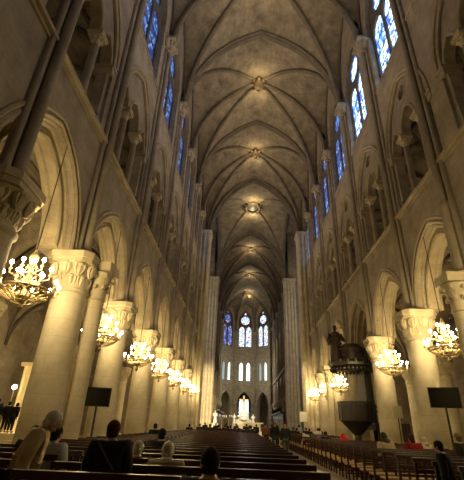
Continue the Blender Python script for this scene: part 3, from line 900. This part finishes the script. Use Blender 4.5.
    for f in hm.bm.faces:
        c = inv @ (f.calc_center_median() - Hc)
        if (c.y > .045 and c.z < .075) or c.z < -.06 or (bald and c.z > .09): kill.append(f)
    bmesh.ops.delete(hm.bm, geom=kill, context='FACES')
    if long_hair: hm.ball(HB(0,-.075,-.06), (.075,.045,.13), 10, 7, Rh)
    else: hm.ball(HB(0,-.05,-.035), (.080,.058,.07), 10, 7, Rh)
    hm.build('hair', cloth(hair), t)
    if scarf:
        s = MB(); s.ball(HB(0,-.02,.02), (.10,.115,.135), 14, 9, Rh); s.ball(Nb + Vector((0,-.02,.03)), (.15,.12,.10), 12, 7)
        kill = [f for f in s.bm.faces if (inv @ (f.calc_center_median()-Hc)).y > .06 and (inv @ (f.calc_center_median()-Hc)).z > -.08]
        bmesh.ops.delete(s.bm, geom=kill, context='FACES'); s.build('headscarf', cloth(scarf), t)
    if collar:
        s = MB(); s.tube([Nb + Rl @ Vector((.075*math.cos(q*PI/8), .065*math.sin(q*PI/8), .035)) for q in range(16)], .022, 6, True); s.build('collar', cloth((.75,.72,.65)), t)
    if bag:
        s = MB(); s.tube([up(-.20,.06,.47), up(-.15,-.10,.49), up(0,-.155,.30), up(.17,-.135,.08), up(.26,-.06,-.05)], .016, 5); s.build('bag_strap', cloth((.10,.08,.06)), t)
        MB().box(up(.30,-.03,-.17), (.10,.26,.24)).build('shoulder_bag', cloth((.03,.025,.02)), t)
    return t
DK = (.012,.012,.014)
def seat_y(y): return row_y(y) + .25
def gap_y(y): return row_y(y) + .68
person('old man with white hair in a tan coat, standing bent forward between benches', (-3.60, gap_y(4.8), 0), -PI/2+.35, 'stand', (.52,.40,.20), (.03,.025,.02), (.62,.60,.55), 1.0, .30, .30, coat=True)
person('woman with dark reddish hair in a black coat, bag strap across her back', (-2.59, gap_y(4.8), 0), .15, 'stand', DK, DK, (.055,.018,.012), .92, .02, .1, long_hair=False, coat=True, bag=True)
person('seated person with pale grey hair in dark clothes beside the black-coated woman', (-2.62, seat_y(6.2), 0), 0, 'sit', (.02,.02,.022), DK, (.60,.56,.42), .90, .1)
person('seated man with thin white hair, white collar and wide tan coat', (-2.0, seat_y(5.28), 0), 0, 'sit', (.34,.26,.14), DK, (.62,.55,.42), .93, .12, .1, collar=True)
person('person with short black hair seen at the bottom edge of the picture', (-1.30, seat_y(3.4), 0), 0, 'sit', DK, DK, (.012,.01,.009), .96, .08)
person('person in black sitting alone in the middle block ahead of the white-haired man', (-2.8, seat_y(9.0), 0), 0, 'sit', DK, DK, (.015,.01,.01), 1.0, .05)
person('person with dark hair in a pale grey jacket behind the old man', (-3.95, seat_y(6.2), 0), -.3, 'sit', (.42,.43,.42), DK, (.015,.012,.01), 1.02, .05, arms='lap')
person('dark figure sitting on the narrow block beside the old man', (-4.75, seat_y(6.9), 0), 0, 'sit', DK, DK, (.02,.015,.01), 1.0, .1)
person('lone dark visitor sitting far along the narrow block, holding something pale', (-4.9, seat_y(18.3), 0), .2, 'sit', DK, DK, (.015,.01,.01), 1.05, .05, arms='fwd')
person('dark-haired man in black at the near end of the pulpit-side benches', (2.62, gap_y(7.4), 0), .9, 'stand', DK, DK, (.015,.012,.01), .84, .12, .05)
person('grey-brown-haired person standing under the big pulpit-side chandelier', (4.35, gap_y(9.6), 0), .6, 'stand', (.05,.04,.03), DK, (.20,.16,.12), .92, .05)
person('seated woman with dark headscarf folded over a tan jacket', (3.35, seat_y(12.4), 0), .3, 'sit', (.50,.42,.28), DK, (.02,.015,.01), 1.05, .15, scarf=(.06,.05,.03))
person('seated woman with dark hair and a red coat', (4.15, seat_y(12.4), 0), .1, 'sit', (.26,.015,.015), DK, (.05,.015,.01), 1.05, .12, long_hair=True)
person('seated figure wrapped in a cream shawl beside the dark-haired woman in red', (5.0, seat_y(13.4), 0), .3, 'sit', (.46,.40,.28), DK, (.06,.04,.02), 1.0, .3, scarf=(.44,.38,.27))
person('person in a bright red coat bending near the pulpit', (3.95, seat_y(19.9), 0), .2, 'sit', (.50,.012,.015), DK, (.35,.02,.02), 1.0, .5, scarf=(.48,.012,.015))
person('dark figure sitting next to the bright red coat', (3.2, seat_y(20.8), 0), 0, 'sit', DK, DK, (.015,.01,.01), 1.0, .2)
person('person with brown hair and dark jacket walking toward the viewer in the open aisle', (1.36, 23.4, 0), PI, 'walk', (.018,.018,.02), (.10,.085,.06), (.16,.08,.04), 1.0, 0, .05, arms='walk')
person('tall person in black with dark trousers walking in the aisle behind the brown-haired visitor', (1.02, 26.2, 0), PI-.2, 'walk', DK, (.03,.035,.035), (.02,.015,.01), 1.05, 0, .05, arms='walk')
person('person in a rust-brown jacket in the aisle behind the walkers', (.72, 31.0, 0), PI, 'stand', (.18,.07,.035), (.03,.02,.02), (.05,.025,.015), 1.0)
person('second person in dark brown standing close by the rust-brown jacket', (1.25, 32.5, 0), 0, 'stand', (.07,.03,.02), DK, (.03,.02,.015), 1.0)
person('person in a cream coat bending down at the bench end on the aisle', (2.95, 25.0, 0), .6, 'stand', (.55,.49,.36), (.10,.08,.05), (.5,.45,.35), .9, .95, .2, coat=False)
person('person in a light blue-grey jacket standing far back before the crossing', (4.6, 41.5, 0), .4, 'stand', (.34,.40,.46), DK, (.03,.02,.015), 1.05)
person('person in a cream jacket standing in the aisle at the far bench rows', (2.1, 37.5, 0), 0, 'stand', (.60,.54,.42), DK, (.05,.03,.02), 1.0)
person('person in a white top sitting far back on the pulpit side', (5.3, seat_y(34.6), 0), 0, 'sit', (.62,.58,.48), DK, (.08,.05,.03), 1.1)
# rows of seated visitors in front of the crossing: three kinds, copied
cp = [person('', (0,-3,0), 0, 'sit', DK, DK, (.015,.01,.01), 1.05, .05), person('', (0,-3,0), 0, 'sit', (.03,.022,.018), DK, (.05,.03,.02), 1.1, .1, .1),
      person('', (0,-3,0), 0, 'stand', (.02,.02,.024), DK, (.02,.012,.01), 1.0)]
used = [False]*3
def far(kind, x, y, lab):
    if not used[kind]:
        o = cp[kind]; used[kind] = True; o.location = (x, y, 0); o['label'] = lab
    else: o = dup(cp[kind], (x, y, 0), random.uniform(-.3,.3), lab)
    o['group'] = 'visitors before the crossing'
for i in range(10):
    far(i % 2, -5.5 + i*.58, seat_y(37.4 if i % 3 else 35.5), 'small dark %s figure in far benches opposite the pulpit, %s from the columns' % (('seated', 'hunched')[i % 2], ORD[i]))
for i in range(6):
    far((0, 1)[i % 2], 2.8 + i*.56, seat_y(36.4 if i % 2 else 38.2), 'small dark %s figure in far pulpit-side benches, %s from the aisle' % (('seated', 'hunched')[i % 2], ORD[i]))
for i, (x, y) in enumerate(((-.9, 30.0), (-.45, 29.0), (-.15, 30.0), (-1.4, 31.8), (-.5, 33.6))):
    far(i % 2, x, seat_y(y), 'dark %s visitor by the aisle in the middle block, %s from the near end' % (('seated', 'hunched')[i % 2], ORD[i]))
for i in range(10):
    far(2, -4.8 + i*1.05, 42.2 + (i % 3)*.8, 'dark standing visitor before the altar steps, %s from the pale statue' % ORD[i])

# ------------------------------------------------------------------ pulpit
M['dkwood2'] = plain('dark_oak_panels', (.028,.013,.008), .4, 0, .3, 8)
def octo(mb, c, r0, r1, z0, z1, n=8, rot=PI/8):
    A = [mb.bm.verts.new((c[0]+r0*math.cos(rot+2*PI*k/n), c[1]+r0*math.sin(rot+2*PI*k/n), z0)) for k in range(n)]
    Bv = [mb.bm.verts.new((c[0]+r1*math.cos(rot+2*PI*k/n), c[1]+r1*math.sin(rot+2*PI*k/n), z1)) for k in range(n)]
    for k in range(n): mb.face([A[k], A[(k+1) % n], Bv[(k+1) % n], Bv[k]])
    mb.face(A[::-1]); mb.face(Bv)
def robed(mb, c, h, wings=False):
    """small carved standing figure"""
    mb.lathe([(.0,0),(.17*h,.0),(.15*h,.25*h),(.11*h,.5*h),(.14*h,.72*h),(.10*h,.80*h),(.04*h,.83*h),(.035*h,.86*h)], c, 12)
    mb.ball((c[0], c[1], c[2]+.92*h), (.06*h,.07*h,.08*h), 9, 7)
    for sx in (-1, 1):
        mb.tube([(c[0]+sx*.13*h, c[1], c[2]+.75*h), (c[0]+sx*.20*h, c[1]-.05*h, c[2]+.58*h), (c[0]+sx*.09*h, c[1]-.16*h, c[2]+.60*h)], [.05*h,.045*h,.03*h], 6)
        if wings: mb.ball((c[0]+sx*.22*h, c[1]+.12*h, c[2]+.70*h), (.12*h,.03*h,.32*h), 8, 6, Matrix.Rotation(sx*.35, 3, 'Y'))
px, py = 5.8, 25.0
pu = thing('pulpit', 'carved dark oak pulpit with a wide canopy topped by statues, against an arcade column', 'pulpit', (px, py, 0))
b = MB(); octo(b, (0,0), .35, .35, 0, .25); octo(b, (0,0), .22, .20, .25, 1.2); octo(b, (0,0), .22, .95, 1.2, 1.95)
b.build('pedestal', M['dkwood'], pu)
b = MB(); octo(b, (0,0), 1.02, 1.02, 1.95, 2.08); octo(b, (0,0), .94, .94, 2.08, 2.85); octo(b, (0,0), 1.06, 1.06, 2.85, 3.0)
for k in range(8):
    a = 2*PI*k/8; b.box((.885*math.cos(a), .885*math.sin(a), 2.46), (.06,.46,.6), a); b.box((.92*math.cos(a), .92*math.sin(a), 2.46), (.04,.3,.42), a)
    a += PI/8; b.tube([(.97*math.cos(a), .97*math.sin(a), 2.08), (.97*math.cos(a), .97*math.sin(a), 2.85)], .05, 6)
b.build('tub', M['dkwood2'], pu)
b = MB(); b.box((.95,.75,3.3), (.12,1.3,3.6), .4); b.box((.75,.4,3.9), (.1,.5,2.2), .4)
b.build('back_panel', M['dkwood'], pu)
b = MB(); octo(b, (0,0), 1.15, 1.32, 4.85, 5.05); octo(b, (0,0), 1.36, 1.36, 5.05, 5.22); octo(b, (0,0), 1.25, 1.1, 5.22, 5.4); octo(b, (.1,0), 1.0, .95, 5.4, 6.0); octo(b, (.1,0), 1.05, 1.05, 6.0, 6.1); octo(b, (.1,0), .85, .6, 6.1, 6.4)
for k in range(32):
    a = 2*PI*k/32; b.ball((1.24*math.cos(a), 1.24*math.sin(a), 4.84), (.09,.09,.13), 6, 5)
    if k % 2 == 0: b.lathe([(.08,5.2),(.06,5.3),(.08,5.36),(.03,5.45),(0,5.5)], (1.18*math.cos(a), 1.18*math.sin(a), 0), 6)
for k in range(8):
    a = 2*PI*k/8; b.ball((.1+.98*math.cos(a), .98*math.sin(a), 5.7), (.12,.12,.16), 7, 5)
b.build('canopy', M['dkwood'], pu)
for (x, y, h) in ((-1.0,-.35,1.9), (-.78,.25,2.5)):
    b = MB(); robed(b, (x, y, 5.24), h, False); b.build('statue', M['dkwood'], pu)
b = MB()
for i in range(9): b.box((1.15+i*.22, 0, 1.85-i*.2), (.26,.75,.06))
for sy in (-.40, .40):
    b.box((2.0, sy, .95), (1.9,.06,1.9)); b.tube([(.95,sy,2.95),(2.95,sy,1.15)], .05, 6)
    for i in range(8): b.tube([(1.1+i*.22,sy,1.8),(1.1+i*.22,sy,2.80-i*.2)], .025, 5)
b.build('stair', M['dkwood'], pu)

# ------------------------------------------------------------------ altar, cross, statue, choir
al = thing('altar', 'pale stone high table of the modern altar lit on its steps at the crossing', 'altar', (.2, 55, .75))
MB().box((0,0,.06), (2.6,1.1,.12)).box((0,0,.55), (2.3,.9,.86)).build('block', M['altar'], al)
MB().box((0,0,1.05), (3.0,1.3,.14)).build('table_top', M['altar'], al)
st = MB(); st.box((0,0,.125), (9.5,9.5,.25)).box((0,.4,.375), (8.5,8.0,.25)).box((0,.8,.625), (7.5,6.5,.25))
tag(st.build('altar_steps', M['marble'], None, (.2, 54.2, 0)), 'pale stone altar steps rising at the crossing', 'steps', None, 'thing')
gc = thing('cross', 'large gleaming gilded cross behind the high altar', 'cross', (-.75, YA-4.6, 5.0))
MB().box((0,0,1.2), (.34,.25,2.4)).box((0,0,1.65), (1.7,.25,.34)).build('cross_arms', M['crossgold'], gc)
gl = MB()
for q in ((0,2.4),(.9,1.65),(-.9,1.65)): gl.ball((q[0],0,q[1]), (.2,.15,.2), 10, 6)
gl.build('end_knob', M['crossgold'], gc)
ps = thing('sculpture_group', 'white marble group of draped figures beneath the gilded cross', 'sculpture', (-.75, YA-5.2, 0))
b = MB(); b.box((0,0,.9), (5.0,2.0,1.8)); b.box((0,.1,2.2), (3.4,1.5,.9)); b.build('plinth', M['altar'], ps)
b = MB(); b.lathe([(1.25,2.6),(1.1,3.1),(.8,3.7),(.6,4.2),(.4,4.5),(.15,4.7)], (0,.1,0), 16); b.ball((0,0,4.9), (.22,.25,.3), 10, 7)
b.tube([(-1.1,-.5,3.1),(-.4,-.7,3.3),(.4,-.7,3.3),(1.15,-.5,2.85)], [.18,.26,.26,.14], 8); b.ball((-1.25,-.5,3.25), (.2,.2,.24), 9, 6)
for sx in (-1, 1): b.tube([(sx*.5,0,4.25),(sx*.95,-.3,3.8),(sx*1.2,-.5,4.0)], [.18,.15,.08], 7)
b.build('seated_figure', M['marble'], ps)
for sx in (-1, 1):
    b = MB(); robed(b, (sx*2.1, -.2, 1.81), 2.0); b.build('kneeling_figure', M['marble'], ps)
for sx in (-1, 1):
    cs = thing('choir_stall', 'dark carved wooden stall row lining the choir %s' % SIDE[sx], 'stall', (sx*5.4, CR1+12, 0))
    b = MB(); b.box((0,0,1.7), (.25,20,3.4)); b.box((-sx*.5,0,.45), (.8,20,.9)); b.box((-sx*.25,0,3.5), (.8,20.2,.22)); b.build('stall_panel', M['dkwood'], cs)
    b = MB()
    for k in range(11): b.lathe([(.10,3.6),(.07,3.9),(.13,4.0),(.02,4.5)], (-sx*.3, -9.5+k*1.9, 0), 6)
    b.build('pinnacle', M['dkwood'], cs)
    for k in range(2):
        cb = thing('candelabrum', 'dark candelabrum behind the altar steps %s, %s of two' % (SIDE[sx], ('outer', 'inner')[k]), 'candelabrum', (sx*(4.3-1.0*k)+.2, 62.4, 0), 0, 'altar candelabra')
        b = MB(); b.lathe([(.45,0),(.40,.12),(.12,.25),(.07,.5),(.12,.9),(.06,1.1),(.06,2.3),(.14,2.4)], (0,0,0), 12); b.build('stand', M['dkbrass'], cb)
        for q in range(5):
            a = 2*PI*q/5; b = MB(); b.tube([(0,0,2.2),(.25*math.cos(a),.25*math.sin(a),2.2),(.4*math.cos(a),.4*math.sin(a),2.5)], .03, 5); ao = b.build('arm', M['dkbrass'], cb)
            MB().lathe([(.035,2.5),(.035,2.8),(0,2.85)], (.4*math.cos(a),.4*math.sin(a),0), 6).build('candle', M['marble'], ao)
vs = thing('statue', 'small pale robed statue on a pedestal against the brightly lit crossing pier', 'statue', (-5.0, CR1-2.2, 0))
b = MB(); b.box((0,0,.75), (.8,.8,1.5)).box((0,0,1.55), (1.0,1.0,.12)); b.build('pedestal', M['altar'], vs)
b = MB(); robed(b, (0,0,1.61), 1.7); b.build('robed_figure', M['marble'], vs)

# ------------------------------------------------------------------ screens, notices, lamps
def tv(label, x, y, z, w, h, rz):
    t = thing('monitor', label, 'screen', (x, y, 0), rz, 'monitors on stands')
    MB().box((0,0,z), (w,.07,h)).box((0,.06,z), (w*.6,.08,h*.6)).build('bezel', M['iron'], t)
    MB().box((0,-.037,z), (w-.06,.008,h-.06)).build('screen', M['screen'], t)
    MB().lathe([(.28,0),(.28,.03),(.05,.05),(.035,.08),(.035,z)], (0,.10,0), 14).build('stand', M['iron'], t)
tv('black flat monitor on a post between columns opposite the pulpit', -6.12, 14.1, 2.22, .86, .62, .28)
tv('black flat monitor on a post beside the massive pulpit-side column', 6.12, 14.55, 2.62, 1.0, .68, -.30)
ns = thing('notice_stand', 'white paper notice on a slim post between pulpit-side columns', 'notice', (6.2, 19.4, 0))
MB().lathe([(.2,0),(.2,.03),(.03,.05),(.02,.1),(.02,2.2)], (0,0,0), 10).build('post', M['iron'], ns)
MB().box((0,-.03,2.3), (.42,.03,.52)).build('notice', M['paper'], ns)
n2 = thing('notice_board', 'small white notice hung on the far crossing pier on the pulpit side', 'notice', (5.35, CR0-1.15, 2.2))
MB().box((0,0,.3), (.75,.04,.95)).build('sheet', M['paper'], n2)
# side altar in the outer aisle with its two globe lamps
sa = thing('side_altar', 'gilded side altar lit by globe lamps in the aisle opposite the pulpit', 'altar', (-14.6, 26.2, .65), 0)
MB().box((-15.0, 24.9, .325), (4.6, 4.0, .65)).box((-15.0, 22.75, .16), (4.6, .4, .32)).build('step', M['altar'])
tag(bpy.data.objects['step'], 'pale raised step carrying the side altar and its visitors', 'step', None, 'thing')
MB().box((0,0,.55), (3.2,.8,1.1)).build('table', M['altar'], sa)
b = MB(); b.box((0,.5,2.0), (3.0,.2,4.0)); b.box((0,.42,4.1), (3.3,.5,.25))
for x in (-1.35, -.5, .5, 1.35): b.lathe([(.12,1.1),(.09,1.3),(.09,3.8),(.14,4.0)], (x,.36,0), 8)
b.build('retable', M['gold'], sa)
b = MB(); robed(b, (0,.1,1.1), 1.5); b.build('statue', M['marble'], sa)
GLOB = []
for i, (u, lab) in enumerate(((-.85, 'globe lamp at the side altar, further from the big column'), (.42, 'globe lamp at the side altar, nearer the big column'))):
    l = thing('globe_lamp', lab, 'lamp', (-14.75+u, 25.2, .66), 0, 'globe lamps')
    MB().lathe([(.2,0),(.2,.04),(.03,.08),(.025,2.35),(.06,2.4)], (0,0,0), 10).build('stand', M['dkbrass'], l)
    MB().ball((0,0,2.53), .14, 12, 8).build('globe', M['bulb'], l); GLOB.append((-14.75+u, 24.9, 3.2))
for i, (x, dr) in enumerate(((-15.3, 'tallest'), (-14.8, 'middle'), (-14.25, 'stooping'), (-13.7, 'slim'))):
    person('%s dark figure gathered before the lit side altar' % dr, (x, 23.5 + .3*(i % 2), .66), .4-i*.25, 'stand', DK, (.05,.05,.05) if i == 0 else DK, (.015,.01,.01), (1.08, 1.0, .98, .95)[i], .25 if i == 2 else .03)
# flood lamps on the gallery sill
fp = None; FLOOD = []
for sd in (-1, 1):
    n = 0
    for k in range(7, 1, -1):
        loc = (sd*(XW-.02), yk(k+.5)+1.6, ZS+.01); lab = 'small flood lamp on the gallery sill %s, %s from near end' % (SIDE[sd], ORD[n]); n += 1
        if fp is None:
            fp = thing('flood_lamp', lab, 'lamp', loc, 0, 'sill flood lamps')
            MB().box((0,0,.03), (.18,.2,.06)).lathe([(.09,.08),(.11,.2),(.11,.26)], (0,0,0), 10).build('housing', M['iron'], fp)
            MB().lathe([(.0,.262),(.05,.262),(.045,.275),(0,.28)], (0,0,0), 10).build('lens', M['bulb'], fp)
        else: dup(fp, loc, None, lab)
        FLOOD.append((sd, loc))

# ------------------------------------------------------------------ light
def lamp(kind, name, loc, power, col, size=.1, target=None, angle=60, blend=.6):
    d = bpy.data.lights.new(name, kind); d.energy = power; d.color = col
    if kind in ('POINT', 'SPOT'): d.shadow_soft_size = size
    if kind == 'SPOT': d.spot_size = math.radians(angle); d.spot_blend = blend
    o = bpy.data.objects.new(name, d); COL.objects.link(o); o.location = loc
    if target is not None:
        o.rotation_euler = (Vector(target)-Vector(loc)).to_track_quat('-Z', 'Y').to_euler()
    return o
WARM = (1.0, .765, .34); AMB = (1.0, .77, .42); UP = (1.0, .81, .62)
for i, (x, y, z) in enumerate(LAMPS): lamp('POINT', 'chandelier_light', (x, y, z+.55), P_CH, WARM, .4)
for sd, (x, y, z) in FLOOD:
    lamp('SPOT', 'flood_light', (x-sd*.05, y, z+.45), P_FL, UP, .4, (-sd*6.6, y+1.5, 26), 78, .9)
for yy, q in [(yk(k), 1) for k in (8, 6, 4, 2)] + [(CR1+7.1, 1.6), (CR1+21.3, 1.6), (YA, 1.6)]:
    for dy in (-1.25, 1.25): lamp('POINT', 'boss_light', (0, yy+dy, ZR-1.15), P_BO*q, AMB, .2)
for dy in (-2.2, 2.2): lamp('POINT', 'ring_light', (0, (CR0+CR1)/2+dy, ZR-.9), P_BO*3, AMB, .25)
for sd in (-1, 1):
    lamp('POINT', 'transept_fill', (sd*13, (CR0+CR1)/2, 16), 900, (1,.9,.8), .6)  # added fill that lifts the dark transept arms, no lamp hangs there
    for k in range(7, 1, -1):
        lamp('SPOT', 'vault_light', (sd*5.7, yk(k), ZV+.15), P_VA, UP, .5, (-sd*2.5, yk(k)+.01, ZR), 110, .9)
for sd in (-1, 1):
    for k in range(8, 0, -1):
        lamp('POINT', 'aisle_light', (sd*10.2, yk(k+.5), 4.6), P_AI, WARM, .3)
for sd in (-1, 1):
    for k in range(8, 0, -1): lamp('POINT', 'gallery_fill', (sd*10.5, yk(k+.5), 13.2), 26, AMB, .2)  # fill added inside each gallery bay to brighten it, no fixture
for g in GLOB: lamp('POINT', 'globe_light', g, 130, WARM, .14)
lamp('SPOT', 'pier_light', (-1.5, CR0-3.5, 9), 26000, (1,.80,.46), .3, (-6.2, CR1-.5, 3), 42)
lamp('SPOT', 'pier_light', (2.2, CR0-3.5, 9), 700, (1,.76,.42), .3, (6.0, CR0, 5), 60)
lamp('SPOT', 'altar_light', (0, CR0+1, 16), 6000, (1,.86,.6), .4, (.2, 54.5, 1), 34)
lamp('SPOT', 'sculpture_light', (0, YA-16, 13), 7500, (1,.9,.7), .4, (-.55, YA-5, 4), 30)
lamp('POINT', 'choir_light', (0, YA-4, 13), 1500, (1,.95,.72), .5)
wd = bpy.data.worlds.new('World'); SC.world = wd; wd.use_nodes = True
bg = wd.node_tree.nodes['Background']; bg.inputs[0].default_value = (.45,.6,.9,1); bg.inputs[1].default_value = .03

# ------------------------------------------------------------------ camera
cd = bpy.data.cameras.new('Camera'); cam = bpy.data.objects.new('Camera', cd); COL.objects.link(cam)
r_ = Vector((.99912,.02459,.03402)); u_ = Vector((-.01958,-.44394,.89584)); w_ = Vector((-.0371,.8957,.4430))
w_.normalize(); r_ = (r_ - w_*r_.dot(w_)).normalized(); u_ = r_.cross(w_)
cam.matrix_world = Matrix(((r_.x, u_.x, -w_.x, -1.03), (r_.y, u_.y, -w_.y, 0), (r_.z, u_.z, -w_.z, 1.5), (0,0,0,1)))
cd.sensor_fit = 'HORIZONTAL'; cd.sensor_width = 36; cd.lens = 36*373.7/464; cd.clip_start = .1; cd.clip_end = 400
SC.camera = cam
vs_ = SC.view_settings; vs_.view_transform = 'Standard'; vs_.look = 'None'; vs_.exposure = EXPO; vs_.gamma = 1; vs_.use_curve_mapping = False
SC.cycles.use_denoising = True
SC.cycles.max_bounces = 8; SC.cycles.diffuse_bounces = 4
